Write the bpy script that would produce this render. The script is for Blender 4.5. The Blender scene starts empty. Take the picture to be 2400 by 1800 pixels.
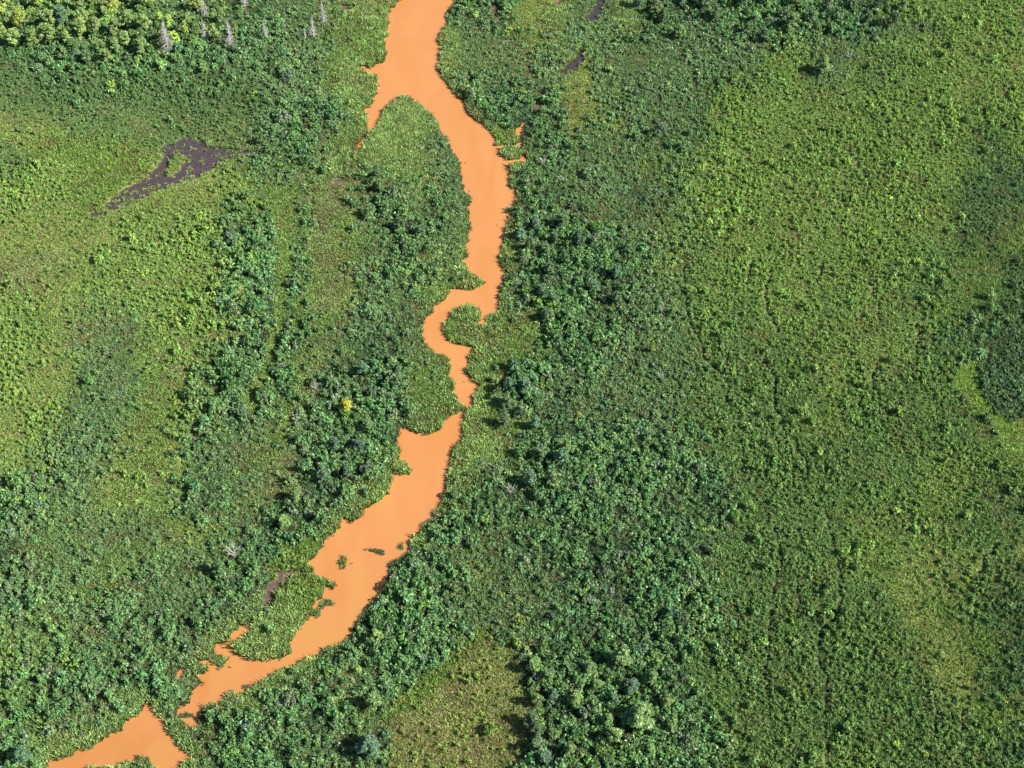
import bpy, math, random
import numpy as np
from mathutils import Vector, Matrix

random.seed(11)
RNG = np.random.default_rng(7)
C = bpy.context.scene.collection
scn = bpy.context.scene
R = math.radians

# ------------------------------------------------------------------ camera, sky, sun, exposure
DIST, PITCH, HFOV = 272.0, R(50.0), R(35.0)
CAM = np.array([0.0, -DIST * math.cos(PITCH), DIST * math.sin(PITCH)])
cam_d = bpy.data.cameras.new('camera')
cam_d.sensor_width = 36.0
cam_d.lens = 18.0 / math.tan(HFOV / 2)
cam_d.clip_start, cam_d.clip_end = 1.0, 12000.0
cam = bpy.data.objects.new('camera', cam_d)
cam.location = CAM
cam.rotation_euler = (math.pi / 2 - PITCH, 0, 0)
C.objects.link(cam)
scn.camera = cam

SUN_EL, SUN_AZ = R(40.0), R(-14.0)          # azimuth measured from +X towards +Y
sun_dir = Vector((math.cos(SUN_EL) * math.cos(SUN_AZ), math.cos(SUN_EL) * math.sin(SUN_AZ), math.sin(SUN_EL)))
w = bpy.data.worlds.new('World')
scn.world = w
w.use_nodes = True
sky = w.node_tree.nodes.new('ShaderNodeTexSky')
sky.sky_type = 'NISHITA'
sky.sun_disc = False
sky.sun_elevation = SUN_EL
sky.sun_rotation = math.pi / 2 - SUN_AZ
bg = w.node_tree.nodes['Background']
bg.inputs['Strength'].default_value = 0.07
w.node_tree.links.new(sky.outputs[0], bg.inputs['Color'])
sd = bpy.data.lights.new('sun', 'SUN')
sd.energy = 5.0
sd.angle = R(0.5)
sd.color = (1.0, 0.94, 0.84)
so = bpy.data.objects.new('sun', sd)
so.rotation_euler = sun_dir.to_track_quat('Z', 'Y').to_euler()
C.objects.link(so)
scn.view_settings.view_transform = 'Standard'
scn.view_settings.look = 'None'
scn.view_settings.exposure = 1.45
scn.view_settings.gamma = 1.0
scn.cycles.max_bounces = 5
scn.cycles.diffuse_bounces = 3
scn.cycles.transmission_bounces = 2
scn.cycles.glossy_bounces = 2

# ------------------------------------------------------------------ map projection (photo pixels 2400x1800 <-> flat marsh)
FPX = 1200.0 / math.tan(HFOV / 2)
FWD = np.array([0, math.cos(PITCH), -math.sin(PITCH)])
UP = np.array([0, math.sin(PITCH), math.cos(PITCH)])

def at(px, py):
    """pixel -> (x, y) on the marsh plane"""
    px = np.asarray(px, float); py = np.asarray(py, float)
    dx = (px - 1200) / FPX; dy = (900 - py) / FPX
    ry = FWD[1] + dy * UP[1]; rz = FWD[2] + dy * UP[2]
    t = -CAM[2] / rz
    return CAM[0] + t * dx, CAM[1] + t * ry

def pix(x, y):
    vx = x - CAM[0]; vy = y - CAM[1]; vz = -CAM[2]
    d = vy * FWD[1] + vz * FWD[2]
    u = vy * UP[1] + vz * UP[2]
    return 1200 + FPX * vx / d, 900 - FPX * u / d

# ------------------------------------------------------------------ helpers
def tag(o, label=None, cat=None, group=None, kind=None):
    if label: o['label'] = label
    if cat: o['category'] = cat
    if group: o['group'] = group
    if kind: o['kind'] = kind
    return o

def mesh_np(name, V, F, mat=None, smooth=False):
    """V (n,3); F list of index tuples or int array (m,k)"""
    me = bpy.data.meshes.new(name)
    V = np.asarray(V, np.float32)
    if isinstance(F, np.ndarray):
        m, k = F.shape
        me.vertices.add(len(V)); me.vertices.foreach_set('co', V.ravel())
        me.loops.add(m * k); me.loops.foreach_set('vertex_index', F.astype(np.int32).ravel())
        me.polygons.add(m); me.polygons.foreach_set('loop_start', np.arange(0, m * k, k, dtype=np.int32))
        me.update(calc_edges=True)
    else:
        me.from_pydata(V.tolist(), [], F)
        me.update()
    if smooth:
        me.polygons.foreach_set('use_smooth', np.ones(len(me.polygons), bool))
    if mat: me.materials.append(mat)
    return me

def obj(name, me, parent=None):
    o = bpy.data.objects.new(name, me)
    C.objects.link(o)
    if parent: o.parent = parent
    return o

def empty(name, loc):
    o = bpy.data.objects.new(name, None)
    o.empty_display_size = 0.5
    o.location = loc
    C.objects.link(o)
    return o

# value noise
def _hash(ix, iy, seed):
    h = (ix.astype(np.int64) * 374761393 + iy.astype(np.int64) * 668265263 + seed * 974634777) & 0xFFFFFFFF
    h = ((h ^ (h >> 13)) * 1274126177) & 0xFFFFFFFF
    return ((h ^ (h >> 16)) & 0xFFFF) / 65535.0

def vnoise(x, y, seed=0):
    ix = np.floor(x); iy = np.floor(y)
    fx = x - ix; fy = y - iy
    fx = fx * fx * (3 - 2 * fx); fy = fy * fy * (3 - 2 * fy)
    a = _hash(ix, iy, seed); b = _hash(ix + 1, iy, seed)
    c = _hash(ix, iy + 1, seed); d = _hash(ix + 1, iy + 1, seed)
    return (a * (1 - fx) + b * fx) * (1 - fy) + (c * (1 - fx) + d * fx) * fy

def fbm(x, y, seed=0, octv=3):
    s = 0; a = 0.5; t = 0
    for o in range(octv):
        s = s + a * vnoise(x, y, seed + o * 17); t += a
        a *= 0.5; x = x * 2.03 + 11.3; y = y * 2.03 + 7.7
    return s / t

def inside(px, py, poly):
    P = np.asarray(poly, float)
    r = np.zeros(px.shape, bool)
    x1, y1 = P[:, 0], P[:, 1]
    x2, y2 = np.roll(x1, -1), np.roll(y1, -1)
    for a, b, c, d in zip(x1, y1, x2, y2):
        if b == d: continue
        cond = ((b > py) != (d > py)) & (px < (c - a) * (py - b) / (d - b) + a)
        r ^= cond
    return r

def seg_dist(x, y, line, closed=False):
    P = np.asarray(line, float)
    Q = np.roll(P, -1, 0) if closed else P[1:]
    P = P if closed else P[:-1]
    best = np.full(x.shape, 1e9)
    for (a, b), (c, d) in zip(P, Q):
        ex, ey = c - a, d - b
        l2 = ex * ex + ey * ey + 1e-9
        t = np.clip(((x - a) * ex + (y - b) * ey) / l2, 0, 1)
        best = np.minimum(best, (x - a - t * ex) ** 2 + (y - b - t * ey) ** 2)
    return np.sqrt(best)

def flow(x, y, f, st, seed, octv=3):
    """noise drawn out along the old meander lines of each side of the river"""
    left = x < -8 + 8 * np.sin(y * .03)
    a = np.where(left, R(52), R(-68)) + (fbm(x * .012, y * .012, 211) - .5) * .9
    u = x * np.cos(a) + y * np.sin(a); v = -x * np.sin(a) + y * np.cos(a)
    return fbm(u * f / st, v * f, seed, octv)

# ------------------------------------------------------------------ outlines traced on the map (photo pixels)
LEFT = [(952,-90),(948,-40),(939,0),(925,7),(926,17),(910,19),(914,30),(908,40),(909,58),(906,72),(911,86),(898,90),(902,100),(902,112),
(906,125),(905,135),(898,145),(882,152),(868,159),(857,155),(842,153),(842,161),(853,164),(859,173),(878,177),(884,195),(888,206),(880,214),
(872,218),(884,222),(876,230),(874,243),(865,251),(848,254),(856,262),(862,268),(860,280),(864,286),(858,293),(861,303),(857,320),
(846,328),(836,340),(830,352),(840,347),(848,338),(858,329),(868,313),
(884,299),(894,275),(895,265),(906,254),(920,238),(923,232),(936,227),(949,225),(963,229),(972,237),(988,247),(1001,260),(1017,275),(1026,290),
(1037,311),(1050,327),(1051,342),(1062,354),(1071,370),(1076,388),(1081,415),(1085,435),(1088,453),(1098,458),(1103,467),(1096,483),(1085,486),
(1094,489),(1102,503),(1100,518),(1106,536),(1089,548),(1096,558),(1095,569),(1085,580),(1095,587),(1096,598),(1089,608),(1083,614),(1093,625),
(1105,640),(1123,650),(1131,661),(1137,665),(1130,670),(1119,676),(1106,681),(1076,678),(1056,677),(1048,678),(1054,689),(1041,706),(1025,713),
(1014,721),(1012,733),(1002,744),(990,757),(993,771),(991,782),(996,796),(1005,813),(1025,828),(1045,834),(1057,847),(1055,860),(1052,879),
(1061,892),(1061,907),(1063,921),(1077,939),(1089,955)]
NARROWS_L = [(1090,960),(1082,967),(1061,975),(1037,986),(1039,995),(1023,1013),(996,1019),(972,1013),(952,1001),(946,1000),(934,1004),(931,1019),(929,1039),
(938,1055),(935,1074),(935,1083),(957,1088),(959,1100),(964,1107),(957,1112),(937,1114),(924,1110),(915,1109),(917,1125),(910,1141),(911,1156),
(901,1165),(884,1167),(884,1176),(870,1185),(854,1190),(850,1203),(845,1212),(830,1221),(818,1222),(807,1214),(799,1218),(798,1232),(787,1248),
(767,1257),(758,1273),(754,1288),(742,1300),(729,1311),(715,1313),(719,1323),(735,1331),(739,1343),(757,1351),(773,1356),(771,1363),(787,1370),
(777,1378),(766,1372),(764,1380),(757,1390),(755,1401),(731,1419),(730,1434),(722,1439),(721,1457),(710,1468),(695,1481),(688,1493),(679,1510),
(684,1533),(670,1537),(659,1544),(630,1546),(612,1548),(590,1544),(572,1544),(565,1535),(563,1528),(552,1524),(546,1513),(547,1507),(561,1499),
(587,1484),(591,1470),(595,1461),(588,1455),(581,1463),(576,1466),(561,1470),(547,1481),(536,1499),(518,1511),(503,1513),(499,1522),(503,1533),
(496,1545),(485,1549),(462,1550),(464,1556),(476,1559),(488,1562),(491,1574),(473,1583),(460,1580),(459,1586),(472,1597),(470,1605),(459,1612),(450,1617),(450,1627),
(442,1637),(449,1648),(436,1652),(418,1655),(414,1666),(418,1684),(431,1688),(440,1701),(456,1704),(467,1697),(472,1681),(467,1672),(478,1661),
(488,1654),(500,1645),(527,1640),(534,1629),(541,1622),(557,1623),(576,1620),(592,1613),(590,1604),(606,1600),(625,1590),(655,1571),(690,1557),(713,1546),
(744,1537),(757,1526),(762,1517),(778,1515),(798,1508),(807,1499),(820,1492),(824,1475),(834,1463),(840,1448),(849,1434),(862,1425),(872,1412),
(883,1399),(894,1384),(908,1366),(916,1337),(912,1320),(933,1311),(950,1297),(962,1288),(957,1277),(966,1270),(966,1259),(986,1248),(991,1232),
(1004,1217),(1020,1201),(1036,1181),(1035,1170),(1047,1165),(1049,1143),(1048,1120),(1057,1094),(1063,1073),(1064,1050),(1081,1039),(1089,1015),
(1086,997),(1095,990),(1091,975),(1095,965)]
RIGHT = [(1102,958),(1115,954),(1111,943),(1113,930),(1124,919),(1128,910),(1115,896),(1097,878),(1090,870),(1100,863),(1101,840),(1108,823),(1116,813),
(1106,813),(1079,810),(1054,800),(1043,787),(1040,762),(1052,748),(1056,730),(1076,720),(1097,715),(1115,719),(1126,737),(1125,750),(1124,759),
(1134,767),(1148,759),(1146,753),(1134,750),(1155,737),(1170,735),(1172,713),(1173,693),(1177,683),(1173,675),(1183,665),(1179,652),(1186,643),
(1200,639),(1184,634),(1175,616),(1173,599),(1183,592),(1186,583),(1181,572),(1186,551),(1192,527),(1202,512),(1202,497),(1186,494),(1205,487),
(1202,478),(1215,469),(1214,451),(1196,435),(1200,415),(1205,406),(1187,392),(1202,383),(1238,379),(1228,370),(1227,336),(1225,322),(1229,297),
(1240,288),(1236,284),(1225,290),(1207,306),(1212,320),(1220,333),(1202,340),(1184,341),(1162,340),(1164,329),(1150,304),
(1121,284),(1098,261),(1087,238),(1062,216),(1044,192),(1040,179),(1033,170),(1028,152),(1037,145),(1033,127),(1035,108),(1031,96),(1037,76),
(1048,60),(1050,52),(1049,36),(1060,16),(1073,0),(1085,-40),(1096,-90)]
UPPER = LEFT + RIGHT                      # upper reach
LOWER = NARROWS_L                         # lower reach below the narrows
ISLET_B = [(1178,352),(1193,346),(1216,347),(1226,360),(1220,373),(1205,374),(1188,370),(1176,362)]
POND = [(96,1870),(104,1810),(114,1798),(116,1787),(124,1780),(147,1775),(172,1766),(187,1754),(208,1762),(219,1750),(245,1733),(254,1721),(274,1715),(288,1715),
(292,1697),(301,1686),(317,1679),(337,1661),(337,1650),(342,1646),(353,1652),(360,1652),(371,1672),(378,1684),(393,1697),(397,1717),(407,1726),(413,1744),
(435,1759),(454,1771),(471,1777),(444,1780),(431,1791),(429,1800),(425,1830),(436,1870),(400,1870),(385,1830),(368,1798),(359,1784),(353,1778),(331,1769),(308,1782),(297,1788),(259,1795),
(216,1797),(190,1820),(170,1870)]
STREAM = [[(1418,-60),(1411,0),(1404,22),(1384,58)],[(1369,118),(1357,141),(1338,160),(1315,177)]]
PUDDLES = [[(428,1566),(434,1576),(424,1592),(419,1590),(422,1578)], [(456,1729),(474,1728),(476,1733),(458,1733)]]
MUD = [(372,351),(401,347),(434,334),(456,334),(481,349),(514,358),(557,358),(521,376),(492,382),(495,391),(465,405),(434,419),(391,430),(354,445),(325,466),(275,486),
(250,488),(297,452),(344,423),(380,398),(391,372),(391,358)]
MUD_GREEN = [(398,366),(425,358),(440,372),(455,380),(430,392),(418,410),(390,418),(385,405)]
def Z(ox, oy, pts): return [(ox + a / 2.765, oy + b / 2.765) for a, b in pts]
TRAILS = [[(1541,506),(1563,553),(1578,600)] + Z(1600,600,[(20,50),(20,330),(60,470),(120,560),(150,680),(230,760),(300,860),(265,980)]),
 Z(1600,600,[(580,80),(530,260),(570,400),(640,520)]),
 Z(1600,600,[(540,700),(600,800),(600,960),(630,1100),(720,1220),(800,1350),(830,1440)]),
 Z(1600,600,[(1210,180),(1260,340),(1280,470)]),
 Z(1600,600,[(1520,450),(1525,560),(1500,650)]),
 Z(1600,600,[(1250,700),(1225,880)]), Z(1600,600,[(440,60),(410,210)]), Z(1600,600,[(900,40),(870,200)]),
 Z(1600,1200,[(940,0),(960,180),(1025,400),(1030,560),(1000,680),(880,820),(870,950),(920,1050),(920,1200),(920,1400),(950,1660),(960,1800)]),
 Z(1600,1200,[(600,100),(630,260),(630,370),(590,500),(585,650),(540,1000),(540,1200)]),
 Z(1600,1200,[(750,100),(770,240)]), Z(1600,1200,[(750,440),(760,580),(730,650)]),
 Z(1600,1200,[(2050,200),(1960,310),(1900,440)]), Z(1600,1200,[(1640,1210),(1640,1450)]), Z(1600,1200,[(1800,1300),(1820,1450)]),
 Z(1600,0,[(800,580),(860,680)]), Z(1600,0,[(1640,130),(1620,240),(1580,360)]), Z(1600,0,[(1090,920),(1080,1010),(1180,1130),(1210,1250)]),
 Z(1600,0,[(1950,700),(1960,820)]), Z(0,600,[(1800,480),(1800,620)]), Z(0,0,[(2020,1150),(2030,1400),(2110,1560)]),
 Z(0,0,[(2110,210),(2090,300)]), Z(800,0,[(835,470),(820,560)])]

def poly_w(poly): 
    a = np.array(poly, float); x, y = at(a[:, 0], a[:, 1]); return np.stack([x, y], 1)
def densify(P, step=1.1, amp=0.28, seed=3, closed=True):
    """small real irregularity along a bank"""
    Q = np.roll(P, -1, 0) if closed else P[1:]
    A = P if closed else P[:-1]
    out = []
    for p, q in zip(A, Q):
        n = max(1, int(np.hypot(*(q - p)) / step))
        for k in range(n):
            out.append(p + (q - p) * k / n)
    out = np.array(out)
    out[:, 0] += (vnoise(out[:, 0] * 1.3, out[:, 1] * 1.3, seed) - 0.5) * 2 * amp
    out[:, 1] += (vnoise(out[:, 0] * 1.3 + 40, out[:, 1] * 1.3, seed + 1) - 0.5) * 2 * amp
    return out
def widen(P, base=.10, south=.50):
    """outlines were traced along the tops of the plants: step back to where the bank stands behind and below them"""
    n_ = np.roll(P, -1, 0) - np.roll(P, 1, 0)
    n_ = np.stack([n_[:, 1], -n_[:, 0]], 1); n_ /= (np.linalg.norm(n_, axis=1)[:, None] + 1e-9)
    A = np.sum(P[:, 0] * np.roll(P[:, 1], -1) - np.roll(P[:, 0], -1) * P[:, 1])
    if A < 0: n_ = -n_
    k_ = np.array([.2, .6, .2]); 
    n_ = n_ * .6 + np.roll(n_, 1, 0) * .2 + np.roll(n_, -1, 0) * .2
    return P + n_ * (base + south * np.clip(-n_[:, 1:2], 0, 1))
def ribbon(line, wid):
    P = poly_w(line); L = []; Rr = []
    for i in range(len(P)):
        d = P[min(i + 1, len(P) - 1)] - P[max(i - 1, 0)]; d /= np.hypot(*d)
        n = np.array([-d[1], d[0]]) * wid * (0.75 + 0.5 * ((i * 7) % 3) / 2)
        L.append(P[i] + n); Rr.append(P[i] - n)
    return np.array(L + Rr[::-1])
W_UP = widen(densify(poly_w(UPPER))); W_LO = widen(densify(poly_w(LOWER))); W_POND = widen(densify(poly_w(POND)))
W_STR = [densify(ribbon(s, 0.95)) for s in STREAM]
W_PUD = [widen(densify(poly_w(p), 0.8, 0.15), .35, .5) for p in PUDDLES]
W_ISB = densify(poly_w(ISLET_B))
WATERS = [W_UP, W_LO, W_POND] + W_STR + W_PUD
W_MUD = widen(densify(poly_w(MUD), 0.8, 0.6), .95, .3); W_MG = widen(densify(poly_w(MUD_GREEN), 0.8, 0.5), -.5, 0)
W_TR = [densify(poly_w(t), .7, 0.5, closed=False) for t in TRAILS]
MUDSPOTS = [((797,428),(1.5,1.0)),((778,199),(1.4,.5)),((815,22),(1.8,1.6)),((806,95),(1.0,1.6)),((655,1347),(.9,.9)),((688,1345),(1.9,.6)),((670,1361),(1.0,.7)),((648,1373),(1.2,1.3)),
 ((633,1400),(1.0,2.2)),((625,1416),(.7,1.0)),((1160,25),(1.1,2.6)),((1170,52),(1.6,1.0)),((1188,97),(1.7,.5)),((1310,10),(1.3,1.2)),((230,505),(1.6,.9)),((834,354),(1.6,1.2)),
 ((845,340),(1.7,1.2)),((1275,222),(1.0,1.8)),((1262,250),(1.1,1.8)),((1170,925),(2.4,.7)),((1140,758),(2.6,.5)),((1098,960),(1.0,.5)),((565,360),(3.,.7)),((600,358),(1.8,.5)),((510,363),(2,1))]

def water_sd(x, y):
    """signed distance: negative in water (metres)"""
    sd_ = np.full(x.shape, 1e9)
    inw = np.zeros(x.shape, bool)
    for P in WATERS:
        b0 = P.min(0) - 6; b1 = P.max(0) + 6
        m = (x > b0[0]) & (x < b1[0]) & (y > b0[1]) & (y < b1[1])
        if not m.any(): continue
        d = seg_dist(x[m], y[m], P, True); i = inside(x[m], y[m], P)
        sd_[m] = np.minimum(sd_[m], d); t = inw[m]; t |= i; inw[m] = t
    m = (x > W_ISB[:, 0].min() - 3) & (x < W_ISB[:, 0].max() + 3) & (y > W_ISB[:, 1].min() - 3) & (y < W_ISB[:, 1].max() + 3)
    if m.any():
        d = seg_dist(x[m], y[m], W_ISB, True); i = inside(x[m], y[m], W_ISB)
        sd_[m] = np.minimum(sd_[m], d); t = inw[m]; t &= ~i; inw[m] = t
    return np.where(inw, -sd_, sd_)

def mud_mask(x, y):
    m = inside(x, y, W_MUD) & ~inside(x, y, W_MG)
    for (p, (a, b)) in MUDSPOTS:
        cx, cy = at(*p)
        wob = 0.7 + 0.7 * vnoise(x * 1.5, y * 1.5, 91)
        m |= ((x - cx) / a) ** 2 + ((y - cy) / b) ** 2 < wob
    return m
def trail_dist(x, y):
    best = np.full(x.shape, 9.0)
    for P in W_TR:
        b0 = P.min(0) - 2; b1 = P.max(0) + 2
        m = (x > b0[0]) & (x < b1[0]) & (y > b0[1]) & (y < b1[1])
        if m.any(): best[m] = np.minimum(best[m], seg_dist(x[m], y[m], P))
    return best

# ------------------------------------------------------------------ vegetation map, 50-pixel cells, 48 x 36
TL = """tttttttmmmttdmmm
tttttttttttdmmmg
kdddtddtdddddmmg
kkkkkkkkkkkkmmgg
kkkkkkkkkkkkmmmg
ooooooooooookmdm
yyyooooooooomddg
kgvvvvvyyyygmmgr
svssvvyyyyyssmgb
ssssvyyyyyyssmgb
yyyyyysssssdddgb
yyyyyssssssdddgb""".split()
TC = """rrrrrdddyyymmrdd
ggrrrmmmyyrmmrdd
ggrrrmbbbmmrmmmm
rrrrrmmmbmmymmmm
rrrrrrdddmyymmmm
grrrrrrdddmyymmm
grrrmmrrddymmmdm
brrrmmrrrddmmmvm
bdmrbmmrrmmmmmms
bdmrmmmrdddmmmdm
gbddmmmrddddmmms
ggmddmrrddddddms""".split()
TR = """dddddddddkssssss
mmmmdmmdddmkssss
mmmmvsmmmsssssyy
mmkmvskmsksssssy
kksssssssssssyss
ksssssssssssssss
ksssssssssssssks
ssssssssssssssks
ssssssssssssskkk
sssssyssssssskkk
sssssyssssssskkg
ksssssssssssskgg""".split()
ML = """ybbysssssssdddgb
bbyysssssssdddgb
ssysssssssssddgb
svsbmmmsssbsddgg
ssyymmgsssbbddgb
syykmmggbsdddgbm
syskmmggysddmgbd
yssmmmggssdmmgbd
yssmmmygydmmggbd
ssmmmyggymmmgbdd
mkmmyggsydmmbbdd
dmmmyssgmdmgbbdd""".split()
MC = """ymmdrmrrrdddddms
ymmdggrrdddddmmm
ymmmrrrrmdddmmmm
mmmmrgrgrydddmmm
mddmggggggddmmmm
dddgggrggdddmmmm
dddggrrrddmmmmmm
vddrgrrgyddmmmmm
dddrrrrggddddmmm
ddrrrrrmmdddmdmm
drrrrrmmmddddmdm
rrrrrrdddddddddm""".split()
MR = """zsssssssssszzggk
zssssssssszzzggk
zszssszssszsggzk
zzzssssssssszzkk
zzzzzssssyszkkdd
zzzzzzsssyzzzggd
zzzzzzsszzzzzgkd
zzzzzzvszzzszzgk
zzzzzzsszzzzzzgg
dzzzzzzzzzzssszg
ddzzzzzzzszssszz
ddzzzzzzzzsvszzz""".split()
BL = """mmzzmzmggymmdddr
dmzzmmmgyzmddddr
dmmmmggzmmmddmrr
dmmgggmmmmddmrvv
mggmmmmmmmddrrvr
zmzmmmdddddrrrrr
zmzdmmmmmmrrrrrr
zzdmddmmdrrrrrrd
zdmdddddmmrrrrdd
zzddmmrrddrrmddd
drrrrrrrmmdddddm
drrrrrmrrmddddmm""".split()
BC = """rrrrdddmmmddmddd
rrrrddmmdddddddd
rrddmmgmmddddddd
rrdddmymmmdddddd
rddddmmmmmdddddd
dddddmmmmddddddd
mmdddyygbmdddddd
bmmddyggddmddddd
bmdygbbggddddddd
rmvybbbyydddttdd
ddmybbbbydddttdd
tdmbbbbbbddddddd""".split()
BR = """zzzzzzzssszszzzz
dzzzzzzzssssszzy
dzzzzzzssssysszz
dzzzzzzzssyybyzk
zdzzzzzzzyyssykk
zdzzzzzzzzyyvzzk
zzzzzzzzzzzyygvk
zzzzzzzzzzzyyygk
zzzzzzzzzzzzyykk
dzzzzzzzzzzzzyvy
ddzzzzzzzszzzzvz
ddzzzzssszzzzzzk""".split()
GRID = [a + b + c for a, b, c in list(zip(TL, TC, TR)) + list(zip(ML, MC, MR)) + list(zip(BL, BC, BR))]
KINDS = 'ygobsmzdkrtvchq'
GI = np.array([[KINDS.index(ch) for ch in row] for row in GRID])
# sharp-edged areas drawn as outlines (photo pixels)
OVER = [
 ('v', [(1148,300),(1184,304),(1206,306),(1224,330),(1204,344),(1160,344)]),
 ('h', Z(1600,600,[(1740,860),(1800,730),(1900,690),(1925,800),(1930,900),(2000,1010),(2100,1060),(2300,1065),(2500,1100),(2500,1600),(2212,1440),(2100,1270),(2010,1090),(1850,950)])),
 ('q', Z(1600,600,[(1960,560),(2080,480),(2212,440),(2500,420),(2500,1070),(2212,1055),(2100,1050),(2010,1000),(1940,900),(1915,800),(1915,700)])),
 ('c', Z(800,1200,[(930,740),(990,830),(1100,940),(1180,1020),(1170,1120),(1200,1200),(1265,1290),(1260,1400),(1180,1500),(1120,1660),(1100,1900),(200,1900),(330,1500),(330,1390),(420,1270),(500,1120),(650,1030),(740,960),(880,800)])),
 ('v', Z(800,1200,[(930,730),(950,810),(860,890),(740,1010),(640,1120),(560,1190),(420,1300),(300,1330),(280,1280),(400,1250),(470,1120),(640,1010),(740,950),(870,800)])),
 ('v', Z(0,1200,[(1850,220),(2000,170),(2080,230),(2040,310),(1960,330),(2010,420),(1960,520),(1800,540),(1780,450),(1700,400),(1780,330)])),
 ('g', [(620,430),(700,440),(690,620),(670,760),(640,900),(590,980),(560,940),(620,850),(640,760),(650,640),(640,540)]),
 ('y', [(1340,150),(1385,140),(1382,200),(1376,260),(1362,300),(1340,335),(1330,290),(1328,230),(1318,190)]),
]
# params: ground colour, tuft colour, tuft height, tuft width, shrub colour, shrub spacing (m, 0 = none), share kept, r min, r max
P = {
 'y': ((0.150,0.175,0.050),(0.242,0.304,0.084), .30, .50, (0.175,0.266,0.079), 1.1, .40, .18, .34),
 'g': ((0.085,0.140,0.040),(0.187,0.278,0.075), .40, .60, (0.110,0.190,0.060), 2.4, .15, .30, .50),
 'o': ((0.115,0.155,0.048),(0.167,0.252,0.084), .32, .50, (0.128,0.216,0.076), .70, .70, .18, .34),
 'b': ((0.135,0.140,0.063),(0.216,0.260,0.095), .36, .50, (0.153,0.206,0.081), 1.5, .40, .25, .50),
 's': ((0.110,0.145,0.045),(0.218,0.306,0.085), .30, .50, (0.219,0.336,0.083), .68, .82, .19, .46),
 'm': ((0.055,0.085,0.036),(0.163,0.241,0.092), .45, .60, (0.138,0.226,0.088), .72, .88, .28, .74),
 'z': ((0.070,0.105,0.036),(0.159,0.259,0.081), .34, .50, (0.176,0.280,0.085), .62, .86, .19, .48),
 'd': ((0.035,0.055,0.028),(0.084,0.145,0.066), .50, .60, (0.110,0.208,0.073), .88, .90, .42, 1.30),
 'k': ((0.062,0.098,0.034),(0.132,0.211,0.076), .34, .50, (0.118,0.206,0.076), .62, .85, .20, .48),
 'r': ((0.085,0.120,0.045),(0.254,0.351,0.114), .75, .75, (0.195,0.281,0.096), 3.0, .15, .35, .65),
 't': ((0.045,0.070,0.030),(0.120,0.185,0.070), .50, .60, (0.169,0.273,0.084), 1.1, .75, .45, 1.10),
 'v': ((0.120,0.170,0.045),(0.204,0.297,0.070), .50, .60, (0.172,0.272,0.065), .80, .65, .22, .46),
 'h': ((.110,.165,.040),(.200,.310,.060), .28, .50, (.150,.240,.065), 3.0, .05, .22, .35),
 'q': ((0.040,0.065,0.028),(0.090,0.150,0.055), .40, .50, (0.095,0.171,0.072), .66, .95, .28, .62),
 'c': ((0.120,0.115,0.050),(0.267,0.300,0.093), .32, .50, (0.229,0.313,0.078), 1.1, .60, .24, .55),
}
GC = np.array([P[k][0] for k in KINDS]); TCOL = np.array([P[k][1] for k in KINDS]); TH = np.array([P[k][2] for k in KINDS])
TW = np.array([P[k][3] for k in KINDS]); SC = np.array([P[k][4] for k in KINDS])

def zone(x, y, jit=0.55, seed=5):
    """kind index of each point, edges broken up at random"""
    px, py = pix(x, y)
    wx = (fbm(x * .09, y * .09, seed) - .5) * 90; wy = (fbm(x * .09 + 50, y * .09, seed + 1) - .5) * 90
    u = (px + wx) / 50 - .5; v = (py + wy) / 50 - .5
    if jit:
        u = u + RNG.uniform(-jit, jit, x.shape); v = v + RNG.uniform(-jit, jit, x.shape)
    k = GI[np.clip(np.rint(v), 0, 35).astype(int), np.clip(np.rint(u), 0, 47).astype(int)]
    jx = RNG.normal(0, 3, x.shape); jy = RNG.normal(0, 3, x.shape)
    for ch, poly in OVER:
        k = np.where(inside(px + wx * .12 + jx, py + wy * .12 + jy, poly), KINDS.index(ch), k)
    return k

def zone_blend(x, y, table, seed=5):
    px, py = pix(x, y)
    wx = (fbm(x * .09, y * .09, seed) - .5) * 90; wy = (fbm(x * .09 + 50, y * .09, seed + 1) - .5) * 90
    u = np.clip((px + wx) / 50 - .5, 0, 46.999); v = np.clip((py + wy) / 50 - .5, 0, 34.999)
    iu = u.astype(int); iv = v.astype(int); fu = (u - iu)[:, None]; fv = (v - iv)[:, None]
    a = table[GI[iv, iu]]; b = table[GI[iv, iu + 1]]; c = table[GI[iv + 1, iu]]; d = table[GI[iv + 1, iu + 1]]
    r = (a * (1 - fu) + b * fu) * (1 - fv) + (c * (1 - fu) + d * fu) * fv
    for ch, poly in OVER:
        i = inside(px + wx * .12, py + wy * .12, poly)
        r[i] = table[KINDS.index(ch)]
    return r

# ------------------------------------------------------------------ materials
def nt(name):
    m = bpy.data.materials.new(name); m.use_nodes = True
    n = m.node_tree.nodes; l = m.node_tree.links
    return m, n, l, n['Principled BSDF']

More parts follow.
